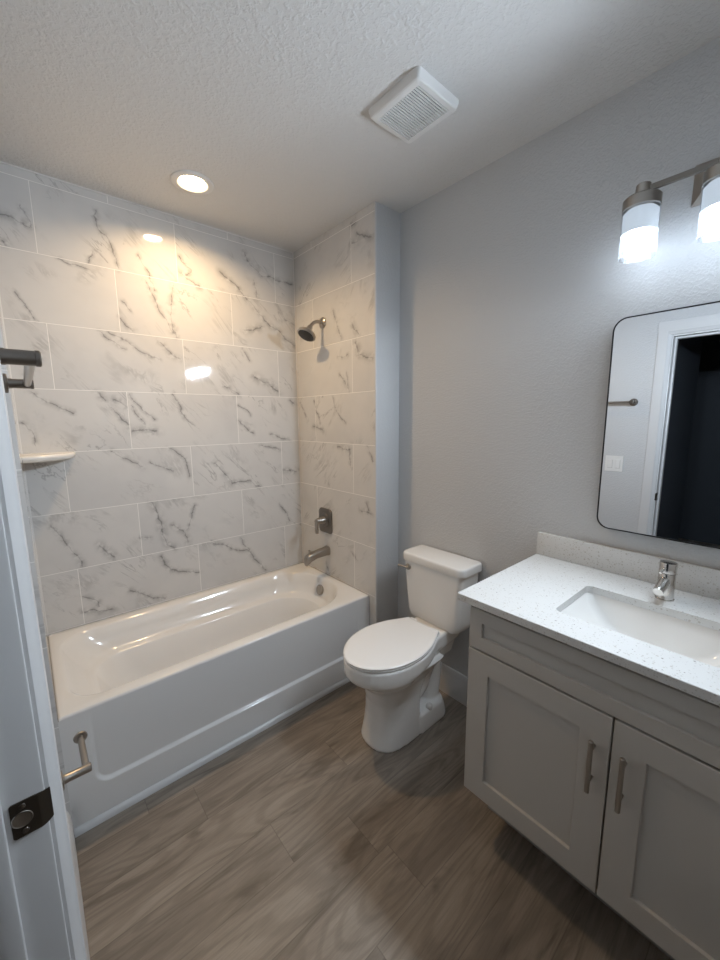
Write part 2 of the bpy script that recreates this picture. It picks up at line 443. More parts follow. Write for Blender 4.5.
def tube(bm, pts, radii, n=20, caps=True, squash=None):
    pts = [Vector(p) for p in pts]
    if not isinstance(radii, (list, tuple)):
        radii = [radii] * len(pts)
    rings = []
    up = None
    for i, p in enumerate(pts):
        t = (pts[min(i + 1, len(pts) - 1)] - pts[max(i - 1, 0)]).normalized()
        if up is None:
            a, u, v = frame_for(t)
        else:
            u = (up - t * up.dot(t)).normalized()
            v = t.cross(u)
        up = u
        s = squash or (1, 1)
        rings.append([bm.verts.new(p + (u * math.cos(2 * math.pi * k / n) * s[0] + v * math.sin(2 * math.pi * k / n) * s[1]) * radii[i]) for k in range(n)])
    fs = []
    for A, B in zip(rings, rings[1:]):
        for k in range(n):
            fs.append(bm.faces.new((A[k], A[(k + 1) % n], B[(k + 1) % n], B[k])))
    if caps:
        fs.append(bm.faces.new(rings[0][::-1])); fs.append(bm.faces.new(rings[-1]))
    bmesh.ops.recalc_face_normals(bm, faces=fs)

def loft(bm, rings, cap0=True, cap1=True, closed=True):
    """rings: lists of points of equal length"""
    R = [[bm.verts.new(p) for p in r] for r in rings]
    fs = []
    n = len(R[0])
    for A, B in zip(R, R[1:]):
        for k in range(n if closed else n - 1):
            fs.append(bm.faces.new((A[k], A[(k + 1) % n], B[(k + 1) % n], B[k])))
    if cap0:
        fs.append(bm.faces.new(R[0][::-1]))
    if cap1:
        fs.append(bm.faces.new(R[-1]))
    bmesh.ops.recalc_face_normals(bm, faces=fs)
    return fs

def rrect(x0, x1, y0, y1, radii, z, n=10):
    """rounded rectangle, corner order: (x1,y1) (x0,y1) (x0,y0) (x1,y0)"""
    if not isinstance(radii, (list, tuple)):
        radii = [radii] * 4
    cs = [(x1, y1, -1, -1, 0), (x0, y1, 1, -1, 90), (x0, y0, 1, 1, 180), (x1, y0, -1, 1, 270)]
    pts = []
    for (cx, cy, sx, sy, a0), r in zip(cs, radii):
        for k in range(n + 1):
            a = math.radians(a0 + 90 * k / n)
            pts.append(Vector((cx + sx * r + r * math.cos(a), cy + sy * r + r * math.sin(a), z)))
    return pts

def subdivide_loop(pts, m):
    """adds m-1 points on each straight run between corner arcs (every 11th gap)"""
    return pts

def obj(name, bm, m, parent=None, smooth=35.0, loc=None):
    me = bpy.data.meshes.new(name)
    bm.to_mesh(me); bm.free()
    me.materials.append(m)
    if smooth:
        for p in me.polygons:
            p.use_smooth = True
        me.set_sharp_from_angle(angle=math.radians(smooth))
    o = bpy.data.objects.new(name, me)
    COL.objects.link(o)
    if parent is not None:
        o.parent = parent
        o.matrix_parent_inverse = Matrix.Translation(-Vector(parent_world(parent)))
    return o

def parent_world(o):
    v = Vector(o.location)
    # parts are modelled in world space; only the thing's empty carries a location
    return v if o.parent is None else Vector((0, 0, 0)) + parent_world(o.parent) * 0 + v

def thing(name, label, cat, loc, group=None):
    o = bpy.data.objects.new(name, None)
    o.empty_display_size = 0.1
    COL.objects.link(o)
    o.location = loc
    o['label'] = label; o['category'] = cat
    if group:
        o['group'] = group
    return o

def tag(o, label, cat, group=None):
    o['label'] = label; o['category'] = cat
    if group:
        o['group'] = group
    return o

def struct(name, bm, m, parent=None, smooth=35.0):
    o = obj(name, bm, m, parent, smooth)
    o['kind'] = 'structure'
    return o

def baked(o, voxel=None, smooth_it=0):
    """applies remesh + smoothing to a joined ceramic body"""
    if voxel:
        r = o.modifiers.new('r', 'REMESH'); r.mode = 'VOXEL'; r.voxel_size = voxel
    if smooth_it:
        s = o.modifiers.new('s', 'SMOOTH'); s.factor = 0.5; s.iterations = smooth_it
    bpy.context.view_layer.update()
    dg = bpy.context.evaluated_depsgraph_get()
    me = bpy.data.meshes.new_from_object(o.evaluated_get(dg))
    for p in me.polygons:
        p.use_smooth = True
    o.modifiers.clear()
    o.data = me

# ================================================================== SETTING
b = new_bm(); box(b, XL - 0.14, XR + 0.12, YN - 0.12, 0.12, -0.06, 0.0)
struct('floor', b, M['floor'], smooth=0)
b = new_bm(); box(b, XL - 0.12, XR + 0.12, YN - 0.12, 0.12, ZC, ZC + 0.08)
# round hole for the recessed can
ceiling = struct('ceiling', b, M['ceiling'], smooth=0)

# tiled back wall: one mesh, its face divided at the tile courses
b = new_bm()
levels = [0.0] + [ZA - ROWH * k for k in range(8, -1, -1)] + [ZC]
levels = [z for i, z in enumerate(levels) if i == 0 or z > 0]
for z0, z1 in zip(levels, levels[1:]):
    vs = [b.verts.new(q) for q in ((XL - 0.12, 0, z0), (XR + 0.12, 0, z0), (XR + 0.12, 0, z1), (XL - 0.12, 0, z1))]
    b.faces.new(vs)
bmesh.ops.remove_doubles(b, verts=b.verts[:], dist=1e-5)
ret = bmesh.ops.extrude_face_region(b, geom=b.faces[:])
bmesh.ops.translate(b, vec=(0, 0.12, 0), verts=[v for v in ret['geom'] if isinstance(v, bmesh.types.BMVert)])
bmesh.ops.recalc_face_normals(b, faces=b.faces[:])
courses = []
for z0, z1 in zip(levels, levels[1:]):
    vv = [v for v in BACK_VEINS if max(v[1], v[3]) > z0 - 0.02 and min(v[1], v[3]) < z1 + 0.02]
    courses.append(tile_material('marble_tile_course', 0, vv or [(9, 9, 9.1, 9, 1)], X1, 1.0))
wb = struct('wall_back', b, courses[0], smooth=0)
for m_ in courses[1:]:
    wb.data.materials.append(m_)
for pl in wb.data.polygons:
    for i, (z0, z1) in enumerate(zip(levels, levels[1:])):
        if z0 - 1e-6 <= pl.center.z <= z1:
            pl.material_index = i
# vanity wall
b = new_bm(); box(b, XR, XR + 0.12, YN - 0.12, 0.0, 0.0, ZC)
struct('wall_right', b, M['wall'], smooth=0)
# partition at the drain end of the tub: tiled face, painted end
b = new_bm(); box(b, 0.012, XR, YW, 0.0, 0.0, ZC)
struct('wall_alcove_right', b, M['wall'], smooth=0)
b = new_bm(); box(b, 0.0, 0.012, -0.803, 0.0, 0.0, ZC)
struct('trim_1', b, M['tile_end'], smooth=0)
# painted edge return and slim white edge trim beside the tile
b = new_bm(); box(b, 0.001, 0.012, YW, -0.803, 0.0, ZC, 0.001)
struct('trim_2', b, M['trim'], smooth=0)
# left wall: tiled in the alcove, painted up to the door
b = new_bm(); box(b, XL - 0.12, XL, -1.725, 0.0, 0.0, ZC)
struct('wall_left', b, M['wall'], smooth=0)
b = new_bm(); box(b, XL, XT, -0.80, 0.0, 0.0, ZC)
struct('trim_3', b, M['tile_left'], smooth=0)
b = new_bm(); box(b, XL - 0.12, XL, -2.57, -1.725, 2.105, ZC)
box(b, XL - 0.12, XL, YN - 0.12, -2.57, 0.0, ZC)
struct('wall_left_near', b, M['wall'], smooth=0)
b = new_bm(); box(b, XL, XR, YN - 0.12, YN, 0.0, ZC)
struct('wall_near', b, M['wall'], smooth=0)
# caulk lines in the tile corners
b = new_bm(); box(b, XT, XT + 0.004, -0.004, 0.0, ZTUB, ZC); struct('trim_4', b, M['caulk'], smooth=0)
b = new_bm(); box(b, -0.004, 0.0, -0.004, 0.0, ZTUB, ZC); struct('trim_5', b, M['caulk'], smooth=0)
b = new_bm(); box(b, XT, 0.0, -0.005, 0.0, ZC - 0.005, ZC); struct('trim_6', b, M['caulk'], smooth=0)

def baseboard(name, axis, fixed, sgn, a0, a1, h=0.16, t=0.015):
    prof = [(0, 0), (t, 0), (t, h - 0.045), (t - 0.002, h - 0.04), (t - 0.002, h - 0.028), (t - 0.006, h - 0.012), (t - 0.009, h - 0.002), (t - 0.011, h), (0, h)]
    bm = new_bm()
    def pt(p, a):
        q = fixed + sgn * p[0]
        return (q, a, p[1]) if axis == 1 else (a, q, p[1])
    loft(bm, [[pt(p, a0) for p in prof], [pt(p, a1) for p in prof]])
    return struct(name, bm, M['trim'], smooth=25)
baseboard('baseboard_left', 1, XL, 1, -1.645, YTUB - 0.002, 0.16)
baseboard('baseboard_right', 1, XR, -1, -1.705, YW, 0.165)
baseboard('baseboard_partition', 0, YW, -1, 0.012, XR - 0.015, 0.165)

# quarter round along the foot of the tub
b = new_bm()
prof = [(0, 0), (0.016, 0), (0.0155, 0.008), (0.0125, 0.016), (0.007, 0.022), (0, 0.025)]
loft(b, [[(x, YTUB - 0.001 - p[0], p[1]) for p in prof] for x in (XL + 0.016, -0.002)])
struct('trim_7', b, M['trim'], smooth=50)

# door frame in the left wall: jamb, stop, casing on the room side, strike plate
YJ = -1.74
door = bpy.data.objects.new('door_1', None); COL.objects.link(door); door['kind'] = 'structure'
door.location = (XL, -2.15, 0)
b = new_bm()
box(b, XL - 0.12, XL, YJ, -1.725, 0, 2.105, 0.0025)
box(b, XL - 0.12, XL, -2.57, -2.555, 0, 2.105, 0.0025)
box(b, XL - 0.12, XL, -2.555, YJ, 2.09, 2.105)
obj('door_jamb', b, M['trim'], door)
b = new_bm()
box(b, XL - 0.085, XL - 0.046, YJ - 0.012, YJ, 0, 2.09, 0.003)
box(b, XL - 0.085, XL - 0.046, -2.555, -2.543, 0, 2.09, 0.003)
box(b, XL - 0.085, XL - 0.046, -2.543, YJ - 0.012, 2.078, 2.09)
obj('door_stop', b, M['trim'], door)
def casing_side(bm, y_in, y_out, z1):
    s = 1 if y_out > y_in else -1
    w = abs(y_out - y_in)
    pr = [(0.0, 0.0), (0.0, 0.005), (0.008, 0.012), (0.018, 0.014), (0.022, 0.018), (w - 0.01, 0.019), (w - 0.003, 0.018), (w, 0.015), (w, 0.0)]
    loft(bm, [[(XL + q, y_in + s * p, z) for p, q in pr] for z in (0, z1)])
b = new_bm()
casing_side(b, YJ + 0.006, -1.655, 2.19)
casing_side(b, -2.561, -2.640, 2.19)
pr = [(0.0, 0.0), (0.0, 0.011), (0.004, 0.014), (0.018, 0.015), (0.022, 0.018), (0.08, 0.019), (0.087, 0.018), (0.09, 0.015), (0.09, 0.0)]
loft(b, [[(XL + q, y, 2.10 + p) for p, q in pr] for y in (-2.640, -1.655)])
obj('door_casing', b, M['trim'], door)
# strike plate with a curled lip toward the room
b = new_bm()
rr = [Vector((p.x, YJ - 0.0022, p.y)) for p in rrect(XL - 0.040, XL - 0.008, 0.969, 1.025, 0.004, 0)]
rr2 = [Vector((p.x, YJ - 0.0002, p.z)) for p in rr]
loft(b, [rr2, rr])
lip = []
for k in range(9):
    t = k / 8
    x = XL - 0.010 + 0.016 * t
    y = YJ - 0.0022 + 0.0065 * t * t
    hz = 0.028 - 0.004 * t * t
    lip.append([(x, y, 0.997 - hz), (x, y, 0.997 + hz), (x, y + 0.0016, 0.997 + hz), (x, y + 0.0016, 0.997 - hz)])
loft(b, lip)
strike = obj('strike_plate', b, M['strike'], door)
strike['label'] = 'dark bronze strike plate with curled lip'
b = new_bm(); lathe(b, (XL - 0.028, YJ - 0.0030, 0.997), (0, 1, 0), [(0.0105, 0.0006), (0.0115, 0), (0.0125, 0.0008)], 28)
lathe(b, (XL - 0.028, YJ - 0.0026, 0.997), (0, -1, 0), [(0.0105, 0.0003), (0.006, 0.0001), (0, 0.0)], 28)
obj('latch_hole', b, M['nickel'], strike)
for zz in (0.977, 1.017):
    b = new_bm(); lathe(b, (XL - 0.026, YJ - 0.0022, zz), (0, -1, 0), [(0.0042, 0), (0.0038, 0.0009), (0.001, 0.0012), (0, 0.0006)], 16)
    obj('screw', b, M['nickel_dark'], strike)

# hallway outside the door: floor, walls, ceiling
b = new_bm(); box(b, -4.6, XL - 0.14, -4.2, -0.9, -0.06, 0.0); struct('floor_hall', b, M['floor'], smooth=0)
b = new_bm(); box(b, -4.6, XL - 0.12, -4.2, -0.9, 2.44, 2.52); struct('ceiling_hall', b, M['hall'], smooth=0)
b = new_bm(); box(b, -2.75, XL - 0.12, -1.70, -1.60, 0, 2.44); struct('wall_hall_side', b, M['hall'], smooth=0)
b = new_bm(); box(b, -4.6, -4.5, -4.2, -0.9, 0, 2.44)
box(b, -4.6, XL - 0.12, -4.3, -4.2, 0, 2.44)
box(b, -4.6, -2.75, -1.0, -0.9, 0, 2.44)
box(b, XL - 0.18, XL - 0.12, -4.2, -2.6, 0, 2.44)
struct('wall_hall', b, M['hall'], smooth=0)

# ================================================================== BATHTUB
tub = thing('bathtub', 'white alcove bathtub with a recessed apron panel in front of the marble tile', 'bathtub', (-0.76, -0.375, 0))
TX0, TX1, TY0, TY1 = XT, -0.001, YTUB, -0.006
b = new_bm()
N = 14
def ring(x0, x1, y0, y1, rr, z):
    return rrect(x0, x1, y0, y1, rr, z, N)
# corner order (x1,y1) (x0,y1) (x0,y0) (x1,y0)
rings = [
    ring(TX0, TX1, TY0 + 0.010, TY1, 0.004, ZTUB - 0.035),
    ring(TX0, TX1, TY0 + 0.010, TY1, 0.004, ZTUB - 0.0125),
    ring(TX0, TX1, TY0 - 0.0005, TY1, 0.004, ZTUB - 0.0120),
    ring(TX0, TX1, TY0 - 0.0005, TY1, 0.004, ZTUB - 0.008),
    ring(TX0 + 0.003, TX1 - 0.003, TY0 + 0.003, TY1 - 0.003, 0.006, ZTUB - 0.002),
    ring(TX0 + 0.008, TX1 - 0.008, TY0 + 0.008, TY1 - 0.006, 0.010, ZTUB),
    ring(TX0 + 0.034, -0.055, TY0 + 0.058, TY1 - 0.060, (0.27, 0.13, 0.13, 0.27), ZTUB),
    ring(TX0 + 0.040, -0.060, TY0 + 0.064, TY1 - 0.066, (0.27, 0.13, 0.13, 0.27), ZTUB - 0.003),
    ring(TX0 + 0.048, -0.065, TY0 + 0.072, TY1 - 0.075, (0.265, 0.13, 0.13, 0.265), ZTUB - 0.012),
    ring(TX0 + 0.075, -0.078, TY0 + 0.084, TY1 - 0.092, (0.26, 0.14, 0.14, 0.26), ZTUB - 0.06),
    ring(TX0 + 0.120, -0.092, TY0 + 0.094, TY1 - 0.105, (0.255, 0.15, 0.15, 0.255), ZTUB - 0.115),
    ring(TX0 + 0.142, -0.112, TY0 + 0.104, TY1 - 0.125, (0.245, 0.15, 0.15, 0.245), ZTUB - 0.130),
    ring(TX0 + 0.152, -0.152, TY0 + 0.122, TY1 - 0.150, (0.22, 0.15, 0.15, 0.22), ZTUB - 0.134),
    ring(TX0 + 0.160, -0.160, TY0 + 0.128, TY1 - 0.157, (0.21, 0.15, 0.15, 0.21), ZTUB - 0.142),
    ring(TX0 + 0.215, -0.175, TY0 + 0.145, TY1 - 0.175, (0.20, 0.14, 0.14, 0.20), ZTUB - 0.24),
    ring(TX0 + 0.285, -0.195, TY0 + 0.165, TY1 - 0.195, (0.18, 0.13, 0.13, 0.18), ZTUB - 0.335),
    ring(TX0 + 0.330, -0.225, TY0 + 0.195, TY1 - 0.225, (0.15, 0.11, 0.11, 0.15), ZTUB - 0.368),
    ring(TX0 + 0.390, -0.300, TY0 + 0.250, TY1 - 0.270, (0.09, 0.08, 0.08, 0.09), ZTUB - 0.376),
]
loft(b, rings, cap0=False, cap1=True)
obj('basin', b, M['tub'], tub, smooth=60)
# apron: a relief sheet with a shallow rounded panel
b = new_bm()
nx, nz = 150, 70
def apron_depth(x, z):
    # signed distance to a rounded rectangle (positive inside)
    x0, x1, z0, z1, r = TX0 + 0.085, TX1 - 0.085, 0.150, 0.60, 0.06
    qx = abs(x - (x0 + x1) / 2) - (x1 - x0) / 2 + r
    qz = abs(z - (z0 + z1) / 2) - (z1 - z0) / 2 + r
    sd = r - math.hypot(max(qx, 0), max(qz, 0)) - min(max(qx, qz), 0)
    t = min(max(sd / 0.014, 0), 1); t = t * t * (3 - 2 * t)
    f = min(max((0.47 - z) / 0.30, 0), 1)
    return 0.014 * t * f
zs = [0.0 + (ZTUB - 0.0122) * j / nz for j in range(nz + 1)]
xs = [TX0 + (TX1 - TX0) * i / nx for i in range(nx + 1)]
# refine near the panel edge
xs = sorted(set(xs + [TX0 + 0.085 + k * 0.003 for k in range(-2, 24)] + [TX1 - 0.085 - k * 0.003 for k in range(-2, 24)]))
zs = sorted(set(zs + [0.150 + k * 0.003 for k in range(-2, 24)]))
rows_ = [[b.verts.new((x, YTUB + apron_depth(x, z) + (0.0 if z > 0.14 else -0.0), z)) for x in xs] for z in zs]
back_ = [[b.verts.new((x, YTUB + 0.03, z)) for x in (xs[0], xs[-1])] for z in (zs[0], zs[-1])]
for A, B in zip(rows_, rows_[1:]):
    for k in range(len(xs) - 1):
        b.faces.new((A[k], A[k + 1], B[k + 1], B[k]))
b.faces.new([r[0] for r in rows_] + [back_[1][0], back_[0][0]])
b.faces.new([r[-1] for r in rows_][::-1] + [back_[0][1], back_[1][1]])
bmesh.ops.recalc_face_normals(b, faces=b.faces[:])
obj('apron', b, M['tub'], tub, smooth=40)
b = new_bm()
ov = Vector((-0.088, -0.345, 0.415)); oa = Vector((-1, 0, 0.22)).normalized()
lathe(b, ov - oa * 0.004, oa, [(0.034, 0), (0.035, 0.010), (0.031, 0.014), (0.024, 0.0155), (0.022, 0.013), (0, 0.012)], 32)
ovp = obj('overflow_plate', b, M['nickel'], tub); ovp['label'] = 'round brushed nickel overflow plate'
b = new_bm()
lathe(b, (-0.36, -0.39, ZTUB - 0.3775), (0, 0, 1), [(0.035, 0), (0.034, 0.004), (0.026, 0.004), (0.022, 0.001), (0, 0.001)], 28)
dr = obj('drain', b, M['nickel'], tub); dr['label'] = 'brushed nickel tub drain'

# ================================================================== SHOWER FITTINGS
YS = -0.322
sh = thing('showerhead', 'brushed nickel shower head on a bent arm high on the end tile wall', 'shower head', (0, YS, 2.16))
b = new_bm(); lathe(b, (0.0, YS, 2.162), (-1, 0, 0), [(0.034, 0), (0.034, 0.004), (0.028, 0.009), (0.014, 0.013), (0.012, 0.016), (0, 0.016)], 32)
obj('flange', b, M['nickel'], sh)
b = new_bm()
tube(b, [(-0.002, YS, 2.162), (-0.03, YS, 2.165), (-0.048, YS, 2.163), (-0.068, YS, 2.154), (-0.086, YS, 2.138), (-0.100, YS, 2.121)], 0.0105)
obj('shower_arm', b, M['nickel'], sh)
b = new_bm()
ho = Vector((-0.094, YS, 2.128)); ha = Vector((-0.52, -0.06, -0.85)).normalized()
lathe(b, ho, ha, [(0, -0.004), (0.014, -0.002), (0.018, 0.008), (0.016, 0.018), (0.017, 0.024), (0.030, 0.034), (0.050, 0.046), (0.058, 0.054), (0.059, 0.066), (0.055, 0.070), (0, 0.0705)], 40)
head_o = obj('spray_head', b, M['nickel'], sh)
b = new_bm()
lathe(b, ho + ha * 0.0708, ha, [(0.050, -0.002), (0.050, 0.0006), (0.046, 0.002), (0, 0.0025)], 40)
a_, u_, v_ = frame_for(ha)
for rr_, cnt in ((0.012, 6), (0.024, 12), (0.036, 18)):
    for k in range(cnt):
        an = 2 * math.pi * k / cnt
        c_ = ho + ha * 0.0725 + (u_ * math.cos(an) + v_ * math.sin(an)) * rr_
        lathe(b, c_, ha, [(0.0022, -0.001), (0.0018, 0.002), (0, 0.0024)], 8)
obj('nozzle_face', b, M['nozzle'], head_o)

YV = -0.312
va = thing('shower_valve', 'brushed nickel shower valve with square plate and lever on the tiled end wall', 'shower valve', (0, YV, 0.88))
def plate(bm, x_wall, yc, zc, hw, hh, r, t, bev):
    def rg(x, ins):
        return [Vector((x, p.x, p.y)) for p in rrect(yc - hw + ins, yc + hw - ins, zc - hh + ins, zc + hh - ins, max(r - ins, 0.003), 0)]
    loft(bm, [rg(x_wall, 0), rg(x_wall - t + bev, 0), rg(x_wall - t + bev * 0.3, bev * 0.4), rg(x_wall - t, bev)])
b = new_bm(); plate(b, 0.0, YV, 0.878, 0.072, 0.085, 0.028, 0.012, 0.006)
lathe(b, (-0.010, YV, 0.885), (-1, 0, 0), [(0.050, 0), (0.047, 0.006), (0.030, 0.010), (0, 0.010)], 36)
obj('escutcheon', b, M['nickel_dark'], va)
b = new_bm()
lathe(b, (-0.016, YV, 0.885), (-1, 0, 0), [(0.026, 0), (0.025, 0.020), (0.021, 0.026), (0.0205, 0.055), (0.018, 0.060), (0, 0.060)], 32)
box(b, -0.088, -0.070, YV - 0.013, YV + 0.013, 0.800, 0.900, 0.005)
rod(b, (-0.070, YV, 0.885), (-0.086, YV, 0.885), 0.016)
obj('valve_handle', b, M['nickel'], va)

sp = thing('tub_spout', 'brushed nickel tub spout with diverter knob above the tub rim', 'tub spout', (0, YS, 0.66))
b = new_bm()
def spring(x, zc, hw, hh):
    return [Vector((x, p.x, p.y)) for p in rrect(YS - hw, YS + hw, zc - hh, zc + hh, min(hw, hh) * 0.55, 0, 6)]
loft(b, [spring(0, 0.668, 0.031, 0.031), spring(-0.012, 0.668, 0.031, 0.031), spring(-0.014, 0.668, 0.027, 0.028), spring(-0.10, 0.662, 0.026, 0.025), spring(-0.145, 0.652, 0.025, 0.028), spring(-0.168, 0.640, 0.024, 0.031), spring(-0.178, 0.628, 0.021, 0.028)])
obj('spout_body', b, M['nickel'], sp)
b = new_bm(); rod(b, (-0.150, YS, 0.674), (-0.150, YS, 0.697), 0.006); lathe(b, (-0.150, YS, 0.693), (0, 0, 1), [(0.006, 0), (0.009, 0.004), (0.009, 0.009), (0, 0.011)], 16)
obj('diverter_knob', b, M['nickel'], sp)

# corner shelf
b = new_bm()
zsft = 1.412
def shelf_ring(r, z, ins):
    pts = [Vector((XT + 0.0005, -0.0005, z))]
    for k in range(25):
        a = math.radians(90 * k / 24)
        pts.append(Vector((XT + 0.0005 + (r - ins) * math.cos(a), -0.0005 - (r - ins) * math.sin(a), z)))
    return pts
loft(b, [shelf_ring(0.205, zsft - 0.030, 0.014), shelf_ring(0.205, zsft - 0.022, 0.004), shelf_ring(0.205, zsft - 0.012, 0.0), shelf_ring(0.205, zsft - 0.004, 0.001), shelf_ring(0.205, zsft, 0.005)])
tag(obj('corner_shelf', b, M['shelf'], None, 40), 'small cream quarter-round corner shelf on the tile, left of the tub', 'shelf')

# ================================================================== TOWEL BAR + PAPER HOLDER (left wall)
tb = thing('towel_bar', 'brushed nickel towel bar at eye level on the painted left wall by the door', 'towel bar', (XL, -1.26, 1.665))
XB = -1.481
for yy in (-1.55, -0.965):
    b = new_bm()
    lathe(b, (XL, yy, 1.665), (1, 0, 0), [(0.026, 0), (0.026, 0.012), (0.024, 0.014), (0.0135, 0.015), (0.0135, 0.022), (0.0125, 0.024), (0.0125, XB - XL + 0.006), (0.0135, XB - XL + 0.0065), (0.0135, XB - XL + 0.012), (0.0115, XB - XL + 0.014), (0, XB - XL + 0.014)], 32)
    obj('bar_post', b, M['nickel_dark'], tb)
b = new_bm(); rod(b, (XB, -1.555, 1.665), (XB, -0.96, 1.665), 0.0085)
obj('bar', b, M['nickel'], tb)

tp = thing('toilet_paper_holder', 'empty brushed nickel toilet paper holder low on the left wall beside the tub', 'toilet paper holder', (XL, -1.17, 0.60))
XP = -1.471
b = new_bm()
lathe(b, (XL, -1.20, 0.602), (1, 0, 0), [(0.025, 0), (0.025, 0.012), (0.023, 0.014), (0.0125, 0.015), (0.0125, 0.022), (0.0115, 0.024), (0.0115, XP - XL + 0.010), (0.010, XP - XL + 0.012), (0, XP - XL + 0.012)], 32)
obj('holder_post', b, M['nickel'], tp)
b = new_bm()
rod(b, (XP, -1.20, 0.602), (XP, -1.055, 0.602), 0.0085)
lathe(b, (XP, -1.060, 0.602), (0, 1, 0), [(0.0085, 0), (0.017, 0.001), (0.018, 0.003), (0.018, 0.006), (0.016, 0.008), (0, 0.008)], 28)
obj('roll_arm', b, M['nickel'], tp)

# light switch (seen in the mirror)
sw = thing('light_switch', 'white two-rocker light switch plate seen in the mirror below the towel bar', 'light switch', (XL, -1.462, 1.21))
b = new_bm()
def wall_plate(bm, yc, zc, hw, hh, x, t, r=0.004):
    def rg(xx, ins):
        return [Vector((xx, p.x, p.y)) for p in rrect(yc - hw + ins, yc + hw - ins, zc - hh + ins, zc + hh - ins, r, 0, 4)]
    loft(bm, [rg(x, 0), rg(x + t * 0.4, 0), rg(x + t, 0.003)])
wall_plate(b, -1.462, 1.212, 0.060, 0.060, XL, 0.006)
obj('switch_plate', b, M['plastic'], sw)
for yy in (-1.487, -1.437):
    b = new_bm(); wall_plate(b, yy, 1.212, 0.0165, 0.033, XL + 0.004, 0.005, 0.002)
    obj('rocker', b, M['plastic'], sw)

# ================================================================== TOILET
TYC = -1.205
def tw(u, v, z):
    return Vector((XR - u, TYC + v, z))
to = thing('toilet', 'white two-piece toilet with closed lid between the tub and the vanity', 'toilet', (XR - 0.35, TYC, 0))

def egg(table, z, n=22, shift=0.0, grow=0.0):
    """closed outline from a (u, half width) table, smooth through the points"""
    us = np.array([t[0] for t in table]); ws = np.array([t[1] for t in table])
    # parametrise by arc length, resample with Catmull-Rom
    P = [Vector((u, w, 0)) for u, w in table]
    out = []
    m = len(P)
    seglen = [(P[i + 1] - P[i]).length for i in range(m - 1)]
    tot = sum(seglen)
    for k in range(n + 1):
        s = tot * k / n
        i = 0
        while i < m - 2 and s > seglen[i]:
            s -= seglen[i]; i += 1
        t = min(s / max(seglen[i], 1e-9), 1.0)
        p0 = P[i - 1] if i > 0 else P[i]
        p1, p2 = P[i], P[i + 1]
        p3 = P[i + 2] if i + 2 < m else Vector((P[i + 1].x, -P[i].y, 0))
        q = 0.5 * ((2 * p1) + (-p0 + p2) * t + (2 * p0 - 5 * p1 + 4 * p2 - p3) * t * t + (-p0 + 3 * p1 - 3 * p2 + p3) * t ** 3)
        out.append((q.x, max(q.y, 0)))
    ring_ = [tw(u + shift, w, z) for u, w in out] + [tw(u + shift, -w, z) for u, w in out[-2::-1]]
    if grow:
        c = sum(ring_, Vector()) / len(ring_)
        n_ = len(ring_)
        new = []
        for i, p in enumerate(ring_):
            t = (ring_[(i + 1) % n_] - ring_[i - 1])
            nn = Vector((t.y, -t.x, 0))
            if nn.length > 0:
                nn.normalize()
            if nn.dot(p - c) < 0:
                nn = -nn
            new.append(p + nn * grow)
        ring_ = new
    return ring_

LID = [(0.222, 0.099), (0.25, 0.113), (0.30, 0.137), (0.35, 0.157), (0.42, 0.173), (0.48, 0.176), (0.54, 0.169), (0.60, 0.149), (0.65, 0.118), (0.69, 0.076), (0.71, 0.037), (0.716, 0.0)]
ZL = 0.506
# bowl with pedestal, trapway and foot blended into one ceramic body
b = new_bm()
RIM = [(0.045, 0.105), (0.12, 0.107), (0.20, 0.108), (0.25, 0.118), (0.30, 0.139), (0.35, 0.158), (0.42, 0.174), (0.48, 0.177), (0.54, 0.170), (0.60, 0.150), (0.65, 0.119), (0.69, 0.077), (0.71, 0.038), (0.716, 0.0)]
def scaled(tab, ku0, ku1, kw):
    """pull the front from ku1 and back from ku0, scale the width"""
    u0, u1 = tab[0][0], tab[-1][0]
    return [(ku0 + (u - u0) / (u1 - u0) * (ku1 - ku0), w * kw) for u, w in tab]
loft(b, [egg(scaled(RIM, 0.27, 0.60, 0.62), 0.325), egg(scaled(RIM, 0.235, 0.640, 0.80), 0.355), egg(scaled(RIM, 0.19, 0.682, 0.90), 0.385), egg(scaled(RIM, 0.13, 0.706, 0.97), 0.403),
         egg(scaled(RIM, 0.048, 0.714, 0.995), 0.417), egg(RIM, 0.432), egg(RIM, 0.474), egg(RIM, 0.481, grow=-0.006)])
# front column flaring to the floor
PED = [(0.0, 0.92), (0.06, 0.98), (0.2, 1.0), (0.4, 1.0), (0.6, 0.97), (0.78, 0.87), (0.90, 0.68), (0.97, 0.40), (1.0, 0.0)]
def ped(u0, u1, w, z):
    return egg([(u0 + (u1 - u0) * t, w * k) for t, k in PED], z)
PD = 0.020
loft(b, [[p + Vector((0, PD, 0)) for p in r_] for r_ in (ped(0.325, 0.592, 0.121, 0.0), ped(0.325, 0.592, 0.121, 0.012), ped(0.328, 0.588, 0.118, 0.030), ped(0.33, 0.577, 0.112, 0.08), ped(0.33, 0.568, 0.107, 0.15), ped(0.325, 0.568, 0.106, 0.22), ped(0.29, 0.585, 0.112, 0.29), ped(0.23, 0.620, 0.130, 0.335), ped(0.19, 0.655, 0.148, 0.37))])
# rear foot
def foot(u1, hw, z):
    return rrect(XR - 0.36, XR - u1, TYC - hw, TYC + hw, (0.085, 0.03, 0.03, 0.085), z, 8)
loft(b, [foot(0.100, 0.108, 0.0), foot(0.100, 0.108, 0.016), foot(0.106, 0.102, 0.055), foot(0.116, 0.096, 0.085), foot(0.135, 0.088, 0.094)])
# S-shaped trapway
tube(b, [tw(0.40, 0, 0.20), tw(0.33, 0, 0.17), tw(0.27, 0, 0.20), tw(0.225, 0, 0.27), tw(0.185, 0, 0.31), tw(0.155, 0, 0.29), tw(0.15, 0, 0.22), tw(0.17, 0, 0.14), tw(0.185, 0, 0.04)], [0.070, 0.068, 0.064, 0.060, 0.058, 0.056, 0.056, 0.060, 0.066], 20)
